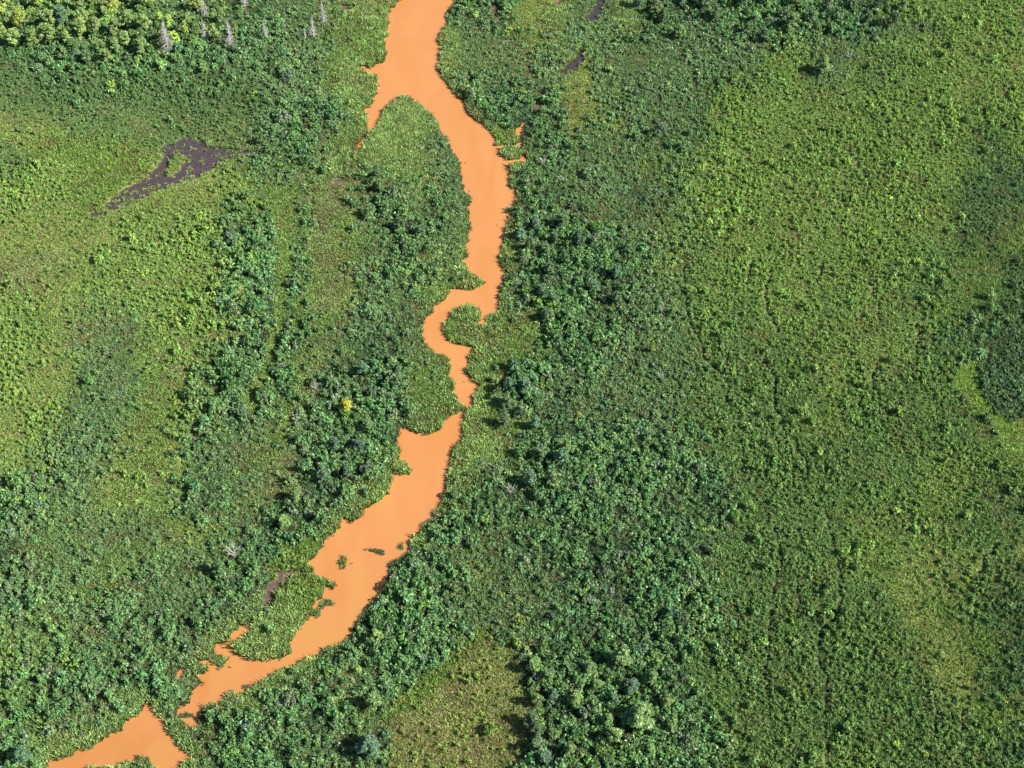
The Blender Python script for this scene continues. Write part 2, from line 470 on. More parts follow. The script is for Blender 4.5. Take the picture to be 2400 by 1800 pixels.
def foliage_mat(name, src, var=0.35, gloss=0.35, trans=0.25, rough=0.5, base=None):
    """src: 'INSTANCER' reads the colour of each plant; 'OBJECT' reads object colour"""
    m, n, l, p = nt(name)
    if src == 'INSTANCER':
        a = n.new('ShaderNodeAttribute'); a.attribute_type = 'INSTANCER'; a.attribute_name = 'tint'; col = a.outputs['Color']
    else:
        a = n.new('ShaderNodeObjectInfo'); col = a.outputs['Color']
    g = n.new('ShaderNodeNewGeometry')
    no = n.new('ShaderNodeTexNoise'); no.inputs['Scale'].default_value = 2.2; no.inputs['Detail'].default_value = 3
    l.new(g.outputs['Position'], no.inputs['Vector'])
    mr = n.new('ShaderNodeMapRange'); mr.inputs['From Min'].default_value = .3; mr.inputs['From Max'].default_value = .7
    mr.inputs['To Min'].default_value = 1 - var; mr.inputs['To Max'].default_value = 1 + var
    l.new(no.outputs['Fac'], mr.inputs['Value'])
    r2 = n.new('ShaderNodeMapRange'); r2.inputs['To Min'].default_value = 1 - var; r2.inputs['To Max'].default_value = 1 + var
    l.new(g.outputs['Random Per Island'], r2.inputs['Value'])
    mu = n.new('ShaderNodeMath'); mu.operation = 'MULTIPLY'
    l.new(mr.outputs[0], mu.inputs[0]); l.new(r2.outputs[0], mu.inputs[1])
    v = n.new('ShaderNodeVectorMath'); v.operation = 'SCALE'
    l.new(col, v.inputs[0]); l.new(mu.outputs[0], v.inputs['Scale'])
    l.new(v.outputs[0], p.inputs['Base Color'])
    p.inputs['Roughness'].default_value = rough
    p.inputs['Specular IOR Level'].default_value = gloss
    if trans:
        t = n.new('ShaderNodeBsdfTranslucent'); mx = n.new('ShaderNodeMixShader'); mx.inputs[0].default_value = trans
        l.new(v.outputs[0], t.inputs['Color'])
        l.new(p.outputs[0], mx.inputs[1]); l.new(t.outputs[0], mx.inputs[2])
        l.new(mx.outputs[0], n['Material Output'].inputs['Surface'])
    return m

def plain_mat(name, c1, c2, scale=3, rough=.85, bump=0.0):
    m, n, l, p = nt(name)
    no = n.new('ShaderNodeTexNoise'); no.inputs['Scale'].default_value = scale; no.inputs['Detail'].default_value = 5
    g = n.new('ShaderNodeNewGeometry'); l.new(g.outputs['Position'], no.inputs['Vector'])
    cr = n.new('ShaderNodeValToRGB'); cr.color_ramp.elements[0].position = .35; cr.color_ramp.elements[1].position = .65
    cr.color_ramp.elements[0].color = (*c1, 1); cr.color_ramp.elements[1].color = (*c2, 1)
    l.new(no.outputs['Fac'], cr.inputs[0]); l.new(cr.outputs[0], p.inputs['Base Color'])
    p.inputs['Roughness'].default_value = rough
    if bump:
        b = n.new('ShaderNodeBump'); b.inputs['Distance'].default_value = bump; l.new(no.outputs['Fac'], b.inputs['Height']); l.new(b.outputs[0], p.inputs['Normal'])
    return m

M_GRASS = foliage_mat('grass_blades', 'INSTANCER', .30, .25, .25)
M_LEAF_I = foliage_mat('shrub_leaves', 'INSTANCER', .34, .45, .22)
M_LEAF_O = foliage_mat('leaves', 'OBJECT', .34, .45, .22)
M_BARK = plain_mat('bark', (.10,.085,.07), (.18,.16,.135), 6)
M_DEAD = plain_mat('dead_wood', (.27,.26,.26), (.42,.40,.39), 5)
M_SOIL = plain_mat('wet_peat', (.020,.016,.013), (.05,.038,.028), 3)

# ground
m, n, l, p = nt('marsh_ground')
a = n.new('ShaderNodeAttribute'); a.attribute_name = 'col'
g = n.new('ShaderNodeNewGeometry')
no = n.new('ShaderNodeTexNoise'); no.inputs['Scale'].default_value = 1.6; no.inputs['Detail'].default_value = 8; no.inputs['Roughness'].default_value = .7
l.new(g.outputs['Position'], no.inputs['Vector'])
mr = n.new('ShaderNodeMapRange'); mr.inputs['From Min'].default_value = .3; mr.inputs['From Max'].default_value = .7; mr.inputs['To Min'].default_value = .55; mr.inputs['To Max'].default_value = 1.3
l.new(no.outputs['Fac'], mr.inputs['Value'])
v = n.new('ShaderNodeVectorMath'); v.operation = 'SCALE'; l.new(a.outputs['Color'], v.inputs[0]); l.new(mr.outputs[0], v.inputs['Scale'])
l.new(v.outputs[0], p.inputs['Base Color']); p.inputs['Roughness'].default_value = .9; p.inputs['Specular IOR Level'].default_value = .2
b = n.new('ShaderNodeBump'); b.inputs['Distance'].default_value = .25; b.inputs['Strength'].default_value = .9
l.new(no.outputs['Fac'], b.inputs['Height']); l.new(b.outputs[0], p.inputs['Normal'])
M_GROUND = m
# turbid orange water: suspended silt with broad faint swirls
m, n, l, p = nt('orange_silty_water')
g = n.new('ShaderNodeNewGeometry')
n1 = n.new('ShaderNodeTexNoise'); n1.inputs['Scale'].default_value = .07; n1.inputs['Detail'].default_value = 4; n1.inputs['Distortion'].default_value = 1.2
mp = n.new('ShaderNodeMapping'); mp.inputs['Scale'].default_value = (1.6, .55, 1); mp.inputs['Rotation'].default_value = (0, 0, .15)
l.new(g.outputs['Position'], mp.inputs['Vector']); l.new(mp.outputs[0], n1.inputs['Vector'])
cr = n.new('ShaderNodeValToRGB'); e = cr.color_ramp.elements
e[0].position = .34; e[0].color = (0.301,0.128,0.038, 1); e[1].position = .66; e[1].color = (0.315,0.147,0.045, 1)
x_ = e.new(.5); x_.color = (0.318,0.137,0.047, 1)
l.new(n1.outputs['Fac'], cr.inputs[0])
sx = n.new('ShaderNodeSeparateXYZ'); l.new(g.outputs['Position'], sx.inputs[0])
gm = n.new('ShaderNodeMapRange'); gm.inputs['From Min'].default_value = -70; gm.inputs['From Max'].default_value = -20
gm.inputs['To Min'].default_value = .90; gm.inputs['To Max'].default_value = 1.0; l.new(sx.outputs['Y'], gm.inputs['Value'])
vs = n.new('ShaderNodeVectorMath'); vs.operation = 'SCALE'; l.new(cr.outputs[0], vs.inputs[0]); l.new(gm.outputs[0], vs.inputs['Scale'])
l.new(vs.outputs[0], p.inputs['Base Color'])
p.inputs['Roughness'].default_value = .22; p.inputs['Specular IOR Level'].default_value = .35
n2 = n.new('ShaderNodeTexNoise'); n2.inputs['Scale'].default_value = 5; n2.inputs['Detail'].default_value = 3
l.new(g.outputs['Position'], n2.inputs['Vector'])
b = n.new('ShaderNodeBump'); b.inputs['Distance'].default_value = .01; b.inputs['Strength'].default_value = .25
l.new(n2.outputs['Fac'], b.inputs['Height']); l.new(b.outputs[0], p.inputs['Normal'])
M_WATER = m
M_DARKW = plain_mat('dark_peat_water', (.018,.018,.022), (.045,.032,.028), 1.2, .12)

# ------------------------------------------------------------------ terrain, water
print('terrain')
X0, X1, Y0, Y1, ST = -146.0, 146.0, -94.0, 140.0, 0.31
gx = np.arange(X0, X1 + .01, ST); gy = np.arange(Y0, Y1 + .01, ST)
GX, GY = np.meshgrid(gx, gy); fx = GX.ravel(); fy = GY.ravel()
sdv = water_sd(fx, fy)
mudv = mud_mask(fx, fy)
trv = trail_dist(fx, fy)
hump = fbm(fx * .5, fy * .5, 21, 4)
zz = .16 + np.clip(sdv, 0, 3) * .05 + (hump - .5) * .16 + (fbm(fx * 1.9, fy * 1.9, 33, 2) - .5) * .10
zz = np.maximum(zz, .05)
zz = np.where(mudv, .03 + (hump - .45) * .10, zz)
zz = np.where(trv < .22, .04, zz)
zz = np.where(sdv < 0, np.maximum(-.45, sdv * 1.5), zz)
edge = (np.abs(fx - (X0 + X1) / 2) > (X1 - X0) / 2 - .4) | (np.abs(fy - (Y0 + Y1) / 2) > (Y1 - Y0) / 2 - .4)
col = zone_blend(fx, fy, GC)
col[mudv] = np.array((.042,.030,.038))
brown = mudv & (fx > -75)
px_, py_ = pix(fx, fy)
brown = mudv & ~((px_ < 620) & (py_ < 520))
col[brown] = np.array((.085,.058,.042))
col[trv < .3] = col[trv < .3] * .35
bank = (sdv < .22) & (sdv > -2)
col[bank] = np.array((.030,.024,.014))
ny, nx = GX.shape
idx = np.arange(nx * ny).reshape(ny, nx)
F = np.stack([idx[:-1, :-1], idx[:-1, 1:], idx[1:, 1:], idx[1:, :-1]], -1).reshape(-1, 4)
# cut away the streams' dark water and keep the bed of the river
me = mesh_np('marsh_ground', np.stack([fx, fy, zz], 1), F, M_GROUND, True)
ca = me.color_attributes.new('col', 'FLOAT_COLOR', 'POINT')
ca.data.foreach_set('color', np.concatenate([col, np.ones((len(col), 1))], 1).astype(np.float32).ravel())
tag(obj('ground', me), 'green marsh ground under the sedge and shrubs', kind='structure')
# the same marsh carries on outside the detailed area, as a ring that meets the detailed sheet's rim
S = 6000
ring_v = [(X0, Y0, .1), (gx[-1], Y0, .1), (gx[-1], gy[-1], .1), (X0, gy[-1], .1), (-S, -S, .1), (S, -S, .1), (S, S, .1), (-S, S, .1)]
rm = mesh_np('outer_ground', ring_v, [(4, 5, 1, 0), (5, 6, 2, 1), (6, 7, 3, 2), (7, 4, 0, 3)], plain_mat('far_marsh', (.05,.075,.028), (.085,.125,.04), .15, .9))
tag(obj('outer_ground', rm), 'marsh land reaching away to the horizon', kind='structure')

def sheet(name, pts_px, mat, label, z=0.0):
    Pw = poly_w(pts_px)
    me = bpy.data.meshes.new(name)
    me.from_pydata([(a, b_, z) for a, b_ in Pw], [], [tuple(range(len(Pw)))]); me.update()
    me.materials.append(mat)
    return tag(obj(name, me), label, kind='structure')
sheet('river', [(780,-92),(1150,-92),(1300,200),(1290,420),(1230,700),(1150,1000),(1100,1250),(900,1480),(640,1640),(490,1720),(440,1715),(405,1690),(400,1540),(560,1420),(680,1290),(760,1190),(900,1080),(900,980),(1010,960),(1020,860),(960,800),(960,720),(1060,640),(1040,420),(960,260),(900,330),(820,360),(800,200)][::-1], M_WATER, 'opaque orange river winding down through the marsh')
sheet('pond', [(60,1885),(60,1780),(200,1720),(300,1650),(350,1620),(385,1640),(400,1695),(470,1750),(490,1790),(480,1885)][::-1], M_WATER, 'opaque orange pool in the lower left corner')
sheet('stream_water', [(1440,-70),(1380,-70),(1290,150),(1300,190),(1380,160)], M_DARKW, 'dark narrow stream between the sedge banks at the top', 0.004)

# ------------------------------------------------------------------ plant prototypes (numpy leaf clouds)
def leaf_cloud(lobes, n, size, rng, aspect=2.0, updir=0.35, trunk_clear=0.0):
    """lobes (k,4): x,y,z,r. leaves spread over and a little inside the lobes' surfaces; each leaf spray is a folded quad"""
    lobes = np.asarray(lobes, float)
    wts = lobes[:, 3] ** 2; wts /= wts.sum()
    k = rng.choice(len(lobes), n * 2, p=wts)
    d = rng.normal(size=(n * 2, 3)); d[:, 2] = np.abs(d[:, 2]) * 1.0 - .25 * rng.random(n * 2)
    d /= np.linalg.norm(d, axis=1)[:, None]
    rr = lobes[k, 3] * (0.62 + 0.62 * rng.random(n * 2) ** 1.5)
    c = lobes[k, :3] + d * rr[:, None] * np.array([1, 1, .85])
    # drop leaves buried deep in another lobe
    deep = np.zeros(len(c), bool)
    for q in lobes:
        deep |= np.linalg.norm((c - q[:3]) / np.array([1, 1, .85]), axis=1) < q[3] * .66
    keep = np.where(~deep)[0][:n]
    c = c[keep]; d = d[keep]; n = len(c)
    nrm = d * .5 + rng.normal(size=(n, 3)) * .62 + np.array([0, 0, updir]); nrm /= np.linalg.norm(nrm, axis=1)[:, None]
    t = np.cross(nrm, rng.normal(size=(n, 3))); t /= np.linalg.norm(t, axis=1)[:, None]
    bt = np.cross(nrm, t)
    s = size * rng.uniform(.6, 1.35, (n, 1))
    A = c - t * s * aspect * .5; Bv = c + bt * s * .5 - nrm * s * .15; D = c - bt * s * .5 - nrm * s * .15; Cc = c + t * s * aspect * .5 - nrm * s * .1
    V = np.stack([A, Bv, Cc, D], 1).reshape(-1, 3)
    i = np.arange(n) * 4
    F = np.stack([i, i + 1, i + 2, i + 3], 1)
    return V, F

def tri_tube(p0, p1, r0, r1, k=4):
    p0 = np.array(p0, float); p1 = np.array(p1, float)
    d = p1 - p0; L = np.linalg.norm(d); d /= L
    a = np.cross(d, [0.3, .9, .1]); a /= np.linalg.norm(a); b = np.cross(d, a)
    V = []
    for p, r in ((p0, r0), (p1, r1)):
        for j in range(k):
            an = 2 * math.pi * j / k
            V.append(p + (a * math.cos(an) + b * math.sin(an)) * r)
    F = [(j, (j + 1) % k, k + (j + 1) % k, k + j) for j in range(k)]
    return np.array(V), np.array(F)

def merge(parts):
    Vs, Fs, o = [], [], 0
    for V, F in parts:
        Vs.append(V); Fs.append(F + o); o += len(V)
    return np.concatenate(Vs), np.concatenate(Fs)

def shrub_lobes(rng, k, r=1.0, h=1.15):
    L = [(rng.normal(0, .12), rng.normal(0, .12), h * .5, .40 * r)]
    sq = rng.uniform(.7, 1.3)
    for i in range(k):
        an = 2 * math.pi * (i + rng.random() * 1.4) / k
        q = rng.uniform(.20, .92) * r
        L.append((q * math.cos(an) * sq, q * math.sin(an) / sq, rng.uniform(.15, 1.0) * h * (1 - .35 * q / r), rng.uniform(.13, .34) * r))
    return L

def make_shrub(i, nleaf, size, k=8, h=1.15):
    rng = np.random.default_rng(100 + i)
    return leaf_cloud(shrub_lobes(rng, k, 1.0, h), nleaf, size, rng)

def stems(i, k=6, h=.9, r=.035):
    rng = np.random.default_rng(300 + i); ps = []
    for j in range(k):
        an = 2 * math.pi * j / k + rng.random()
        ps.append(tri_tube((.05 * math.cos(an), .05 * math.sin(an), -.1), (.5 * math.cos(an), .5 * math.sin(an), h * rng.uniform(.5, .9)), r, r * .4))
    return merge(ps)

def make_tuft(i, nb, hmin, hmax, spread, width, lean=.5):
    rng = np.random.default_rng(500 + i)
    an = rng.uniform(0, 2 * math.pi, nb); rd = spread * np.sqrt(rng.random(nb)) * .6
    b0 = np.stack([rd * np.cos(an), rd * np.sin(an), np.full(nb, -.05)], 1)
    h = rng.uniform(hmin, hmax, nb); ln = rng.uniform(.1, 1.0, nb) * lean * h
    a2 = an + rng.normal(0, .7, nb)
    tip = b0 + np.stack([ln * np.cos(a2), ln * np.sin(a2), h], 1)
    mid = b0 * .5 + tip * .5 + np.array([0, 0, 1.]) * (h * .12)[:, None]
    wa = rng.uniform(0, math.pi, nb); wv = np.stack([np.cos(wa), np.sin(wa), np.zeros(nb)], 1) * width * rng.uniform(.6, 1.3, (nb, 1))
    V = np.stack([b0 - wv * .5, b0 + wv * .5, mid + wv * .5, tip, mid - wv * .5], 1).reshape(-1, 3)
    i5 = np.arange(nb) * 5
    F = np.stack([i5, i5 + 1, i5 + 2, i5 + 3, i5 + 4], 1)
    return V, F

def proto_coll(name, meshes):
    c = bpy.data.collections.new(name)
    for k, me in enumerate(meshes):
        o = bpy.data.objects.new('%s_%02d' % (name, k), me); c.objects.link(o)
    return c

GRASS_P = proto_coll('grass_tuft', [mesh_np('tuft', *make_tuft(i, 26, .45, 1.0, 1.0, .16, .75), M_GRASS) for i in range(6)])
REED_P = proto_coll('reed_tuft', [mesh_np('reed', *make_tuft(20 + i, 24, .6, 1.0, .6, .10, .65), M_GRASS) for i in range(5)])
SHR_ME_I = [mesh_np('shrub_leaves', *make_shrub(i, 240, .21, 15), M_LEAF_I) for i in range(12)]
SHR_P = proto_coll('shrub_cover', SHR_ME_I)

def scatter(name, coll, pts, rotz, tilt, scl, pid, tint, label, cat='undergrowth'):
    me = bpy.data.meshes.new(name)
    N = len(pts)
    me.vertices.add(N); me.vertices.foreach_set('co', pts.astype(np.float32).ravel())
    def put(nm, ty, arr, key='vector'):
        at_ = me.attributes.new(nm, ty, 'POINT'); at_.data.foreach_set(key, arr)
    rot = np.stack([tilt[:, 0], tilt[:, 1], rotz], 1)
    put('rot', 'FLOAT_VECTOR', rot.astype(np.float32).ravel())
    put('scl', 'FLOAT_VECTOR', scl.astype(np.float32).ravel())
    put('pid', 'INT', pid.astype(np.int32), 'value')
    put('tint', 'FLOAT_COLOR', np.concatenate([tint, np.ones((N, 1))], 1).astype(np.float32).ravel(), 'color')
    o = obj(name, me)
    ng = bpy.data.node_groups.new(name, 'GeometryNodeTree')
    ng.interface.new_socket('Geometry', in_out='INPUT', socket_type='NodeSocketGeometry')
    ng.interface.new_socket('Geometry', in_out='OUTPUT', socket_type='NodeSocketGeometry')
    N_ = ng.nodes; Lk = ng.links
    gi = N_.new('NodeGroupInput'); go = N_.new('NodeGroupOutput')
    ci = N_.new('GeometryNodeCollectionInfo'); ci.inputs['Collection'].default_value = coll
    ci.inputs['Separate Children'].default_value = True; ci.inputs['Reset Children'].default_value = True
    ip = N_.new('GeometryNodeInstanceOnPoints'); ip.inputs['Pick Instance'].default_value = True
    def attr(nm, ty):
        q = N_.new('GeometryNodeInputNamedAttribute'); q.data_type = ty; q.inputs['Name'].default_value = nm
        return q.outputs['Attribute']
    Lk.new(gi.outputs[0], ip.inputs['Points']); Lk.new(ci.outputs[0], ip.inputs['Instance'])
    Lk.new(attr('pid', 'INT'), ip.inputs['Instance Index'])
    er = N_.new('FunctionNodeEulerToRotation'); Lk.new(attr('rot', 'FLOAT_VECTOR'), er.inputs[0])
    Lk.new(er.outputs[0], ip.inputs['Rotation']); Lk.new(attr('scl', 'FLOAT_VECTOR'), ip.inputs['Scale'])
    Lk.new(ip.outputs[0], go.inputs[0])
    md = o.modifiers.new('spread', 'NODES'); md.node_group = ng
    return tag(o, label, cat, kind='stuff')

def in_view(x, y, mx=330, my=240):
    a, b_ = pix(x, y)
    return (a > -mx) & (a < 2400 + mx) & (b_ > -my) & (b_ < 1800 + my)
def zground(x, y):
    i = np.clip(((x - X0) / ST).round().astype(int), 0, nx - 1); j = np.clip(((y - Y0) / ST).round().astype(int), 0, ny - 1)
    return zz[j * nx + i]
def jgrid(sp, seed):
    r_ = np.random.default_rng(seed)
    a = np.arange(X0 + 1, X1 - 1, sp); b_ = np.arange(Y0 + 1, Y1 - 1, sp * .9)
    A, B = np.meshgrid(a, b_); A = A + (np.arange(len(b_)) % 2)[:, None] * sp * .5
    x = A.ravel() + r_.uniform(-.48, .48, A.size) * sp; y = B.ravel() + r_.uniform(-.48, .48, A.size) * sp
    k = in_view(x, y); return x[k], y[k]
def vary(c, amt=.14, hue=.10):
    n_ = len(c)
    return np.clip(c * RNG.normal(1, amt, (n_, 1)) * (1 + RNG.normal(0, hue, (n_, 3)) * np.array([1, .4, .8])), .008, .8)

# ------------------------------------------------------------------ grass and sedge over the whole marsh
print('grass')
x, y = jgrid(.44, 1)
s = water_sd(x, y); mu = mud_mask(x, y); tr = trail_dist(x, y)
k = zone(x, y)
keep = (s > .02) & (tr > .14 + .42 * fbm(x * .25, y * .25, 63))
spur = fbm(x * 1.7, y * 1.7, 61, 2)
keep &= ~mu | (spur > .69 - .07 * (x < -66))
keep &= ~((np.isin(k, [KINDS.index('d'), KINDS.index('t')])) & (s > 1.2) & (RNG.random(len(x)) < .45))
isreed = (k == KINDS.index('r')) | ((s < 1.1) & (RNG.random(len(x)) < .75))
x, y, s, k, isreed = x[keep], y[keep], s[keep], k[keep], isreed[keep]
patch = .5 * fbm(x * .22, y * .22, 71, 3) + .5 * flow(x, y, .25, 6, 72)
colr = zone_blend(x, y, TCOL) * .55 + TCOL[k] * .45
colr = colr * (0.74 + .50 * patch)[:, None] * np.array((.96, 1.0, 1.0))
tan = fbm(x * .35, y * .35, 77, 3) > .62
colr[tan] = colr[tan] * .6 + np.array((.20,.17,.075)) * .4
colr = vary(colr, .14, .07)
hs = TH[k] * (0.65 + .7 * fbm(x * .8, y * .8, 81, 2)) * RNG.uniform(.75, 1.3, len(x))
hs = np.where(isreed, np.maximum(hs, .55) * 1.05, hs)
wd = TW[k] * RNG.uniform(.8, 1.25, len(x))
zt = zground(x, y)
def put_grass(name, msk, coll, npid, label, sx=1.0):
    m_ = msk
    q = m_.sum()
    scatter(name, coll, np.stack([x[m_], y[m_], np.maximum(zt[m_], 0)], 1), RNG.uniform(0, 6.28, q), RNG.normal(0, .16, (q, 2)),
            np.stack([wd[m_] * sx, wd[m_] * sx, hs[m_]], 1), RNG.integers(0, npid, q), colr[m_], label, 'grass')
put_grass('sedge_grass', ~isreed, GRASS_P, 6, 'short green and olive sedge covering the marsh')
put_grass('reed_grass', isreed, REED_P, 5, 'taller pale green reeds along the banks of the orange river', 1.5)
print('tufts', len(x))

# reeds fringing every bank, leaning over the water
bx, by = [], []
for Pn in WATERS[:3] + [W_ISB]:
    Q = np.roll(Pn, -1, 0)
    for a_, b_ in zip(Pn, Q):
        L_ = np.hypot(*(b_ - a_)); nn = max(1, int(L_ / .38))
        t = (np.arange(nn) + RNG.random(nn)) / nn
        bx += list(a_[0] + (b_[0] - a_[0]) * t); by += list(a_[1] + (b_[1] - a_[1]) * t)
bx = np.array(bx) + RNG.normal(0, .20, len(bx)); by = np.array(by) + RNG.normal(0, .20, len(by))
m_ = in_view(bx, by) & (water_sd(bx, by) > -.30); bx, by = bx[m_], by[m_]
kk = zone(bx, by); cc = vary(TCOL[kk] * RNG.choice([.35, .6, .9], len(kk))[:, None], .2, .1); q = len(bx)
hb = RNG.uniform(.35, .75, q)
scatter('bank_reeds', REED_P, np.stack([bx, by, np.full(q, .02)], 1), RNG.uniform(0, 6.28, q), RNG.normal(0, .3, (q, 2)),
        np.stack([hb * .9, hb * .9, hb], 1), RNG.integers(0, 5, q), cc, 'ragged fringe of reeds and roots at the water edge', 'reeds')

# ------------------------------------------------------------------ shrubs
print('shrubs')
SX, SY, SR, SK = [], [], [], []
size_f = lambda x, y: fbm(x * .12, y * .12, 95, 3)
for ci_, ch in enumerate(KINDS):
    sp, kp, r0, r1 = P[ch][5:9]
    x, y = jgrid(sp, 40 + ci_)
    kz = zone(x, y, 1.15)
    gap = .30 * RNG.random(len(x)) + .30 * fbm(x * .45, y * .45, 140 + ci_, 3) + .40 * flow(x, y, .42, 5, 150 + ci_)
    thr = np.quantile(gap, max(0.0, (1 - kp) * .75))
    m_ = (kz == ci_) & (gap > thr) & (RNG.random(len(x)) < kp * .6 + .4)
    x, y = x[m_], y[m_]
    rr = r0 + (r1 - r0) * np.clip(RNG.beta(1.3, 2.9, len(x)) + (size_f(x, y) - .5) * 1.1, 0, 1.15)
    lone = np.isin(ci_, [KINDS.index(q_) for q_ in 'szokc']) & (RNG.random(len(x)) < .008 + .02 * (flow(x, y, .12, 3, 333) > .6))
    rr = np.where(lone, RNG.uniform(.45, .85, len(x)), rr)
    m_ = (water_sd(x, y) > rr * .95 + .1) & (trail_dist(x, y) > .12 + rr * .8) & ~mud_mask(x, y)
    SX += list(x[m_]); SY += list(y[m_]); SR += list(rr[m_]); SK += [ci_] * int(m_.sum())
SX, SY, SR, SK = map(np.array, (SX, SY, SR, SK))
print('shrub count', len(SX))
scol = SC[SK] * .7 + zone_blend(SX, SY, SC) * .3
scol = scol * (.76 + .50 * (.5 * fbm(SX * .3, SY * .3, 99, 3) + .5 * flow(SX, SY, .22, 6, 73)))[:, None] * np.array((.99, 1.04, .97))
thick = np.isin(SK, [KINDS.index(q_) for q_ in 'dmt'])
grey = thick & (RNG.random(len(SX)) < .10)
scol[grey] = scol[grey] * .5 + np.array((.15,.17,.12)) * .5
teal = thick & (RNG.random(len(SX)) < .09)
scol[teal] *= np.array((.85, 1.0, 1.12))
lime = RNG.random(len(SX)) < .03
scol[lime] *= np.array((1.5, 1.35, .9))
scol = vary(scol, .12, .06)
shgt = SR * RNG.uniform(1.0, 1.8, len(SX)) * np.where(np.isin(SK, [KINDS.index(q_) for q_ in 'szkyovc']), 1.5, 1.05)

# the 300 largest in view are things of their own
spx, spy = pix(SX, SY)
vis = (spx > 15) & (spx < 2385) & (spy > 15) & (spy < 1790)
order = np.argsort(-(SR * np.where(vis, 1, 0)))
big = order[:290]
rest = np.ones(len(SX), bool); rest[big] = False
q = rest.sum()
scatter('shrubbery', SHR_P, np.stack([SX[rest], SY[rest], zground(SX[rest], SY[rest]) - .05], 1), RNG.uniform(0, 6.28, q), RNG.normal(0, .08, (q, 2)),
        np.stack([SR[rest], SR[rest] * RNG.uniform(.85, 1.15, q), shgt[rest]], 1), RNG.integers(0, 12, q), scol[rest],
        'low willow and alder scrub spread over the whole marsh', 'shrubbery')

PLACES = [((120,300),'below the wood in the top left corner'),((600,200),'near the grey dead spruces at the top left'),((640,330),'right of the dark mud patch'),((600,560),'in the belt below the mud patch'),
 ((560,760),'in the thin belt on the left meadow'),((250,700),'on the olive left meadow'),((120,1000),'at the left edge of the meadow'),((120,1300),'in the scrub by the lower left edge'),((500,1000),'in the scattered scrub left of the long green gully'),
 ((780,1000),'in the dark thicket left of the narrows'),((820,780),'in the grey scrub left of the small round island'),((640,1220),'in the thicket left of the wide lower river'),((560,1330),'around the bare grey tree on the lower left bank'),
 ((350,1350),'in the scrub above the lower left channel'),((300,1560),'above the orange pool'),((480,1500),'beside the narrow side channel'),((60,1650),'left of the orange pool'),((560,1720),'between the orange pool and the river tail'),
 ((760,1650),'in the thicket below the river bend'),((960,420),'on the long tongue of land between the channels'),((930,560),'at the foot of the long tongue of land'),((1080,780),'on the small round island'),
 ((1130,120),'on the right bank at the top of the river'),((1180,230),'inside the loop of the dark stream'),((1290,360),'beside the small reed islets on the right bank'),((1480,60),'in the wood at the top right'),((1480,220),'right of the dark stream'),
 ((1400,450),'in the wide thicket right of the upper river'),((1280,620),'on the right bank above the round island'),((1450,760),'in the wide thicket right of the round island'),((1280,920),'in the thicket right of the narrows'),((1450,1040),'in the middle of the right thicket'),
 ((1200,1180),'on the right bank of the wide lower river'),((1130,1400),'right of the wide lower river'),((1000,1500),'above the brown clearing'),((1300,1350),'above and right of the brown clearing'),((1500,1300),'in the lower right thicket'),
 ((1350,1620),'along the right side of the brown clearing'),((1600,1560),'in the lower right wood'),((1650,1180),'at the edge of the right thicket'),((2350,850),'in the round patch at the right edge'),((1900,1500),'on the lower right meadow'),((1900,800),'on the right meadow'),
 ((1750,80),'in the scrub at the top right'),((2000,300),'on the upper right meadow'),((1700,1740),'by the lower right edge of the photo')]
PP = np.array([p_[0] for p_ in PLACES], float)
def place(a, b_): return PLACES[int(np.argmin((PP[:, 0] - a) ** 2 + (PP[:, 1] - b_) ** 2))][1]
def tone(c):
    r_, g_, b_ = c
    if r_ > g_ * .80 and g_ > .17: return 'yellowish'
    if g_ > .20: return 'light green'
    if b_ > g_ * .52: return 'blue green'
    if g_ > .145: return 'mid green'
    return 'dark green'
BIG_ME = [mesh_np('foliage', *make_shrub(40 + i, 900, .13, 26, 1.15), M_LEAF_O) for i in range(6)]
STEM_ME = [mesh_np('stem', *stems(i), M_BARK) for i in range(3)]
for j, i in enumerate(big):
    a, b_ = spx[i], spy[i]
    e_ = empty('shrub', (SX[i], SY[i], float(zground(SX[i:i+1], SY[i:i+1])[0]) - .03))
    ph = place(a, b_); tn = tone(scol[i])
    tag(e_, ('%s bushy shrub %s' % (tn, ph)), 'shrub', '%s shrubs %s' % (tn, ph))
    e_.rotation_euler = (0, 0, random.uniform(0, 6.28)); e_.scale = (SR[i], SR[i] * random.uniform(.85, 1.15), shgt[i])
    f_ = obj('foliage', BIG_ME[j % 6], e_); f_.color = (*scol[i], 1)
    obj('stem', STEM_ME[j % 3], e_)

# ------------------------------------------------------------------ broadleaf trees
print('trees')
def tree_lobes(rng, h, r, k):
    L = []
    for i in range(k):
        t = rng.random() ** .8
        zc = h * (.34 + .60 * t)
        wr = r * (1.0 - .72 * abs(t - .28) ** 1.2) * .78
        an = rng.uniform(0, 6.28) + i * 2.4
        q = wr * math.sqrt(rng.random())
        L.append((q * math.cos(an), q * math.sin(an), zc, r * rng.uniform(.14, .32) * (1.15 - .45 * t)))
    L.append((0, 0, h * .93, r * .2))
    return L
TREE = []
for i in range(6):
    rng = np.random.default_rng(800 + i)
    h, r = 5.6, 1.6
    lo = tree_lobes(rng, h, r, 34)
    cm = mesh_np('crown', *leaf_cloud(lo, 2800, .19, rng, updir=.2), M_LEAF_O)
    ps = [tri_tube((0, 0, -.2), (rng.normal(0, .1), rng.normal(0, .1), h * .82), .13, .03, 6)]
    for q in lo[:12]:
        z0 = q[2] * .55
        ps.append(tri_tube((0, 0, z0), (q[0] * .9, q[1] * .9, q[2]), .045, .015))
    tm = mesh_np('trunk', *merge(ps), M_BARK)
    TREE.append((cm, tm))
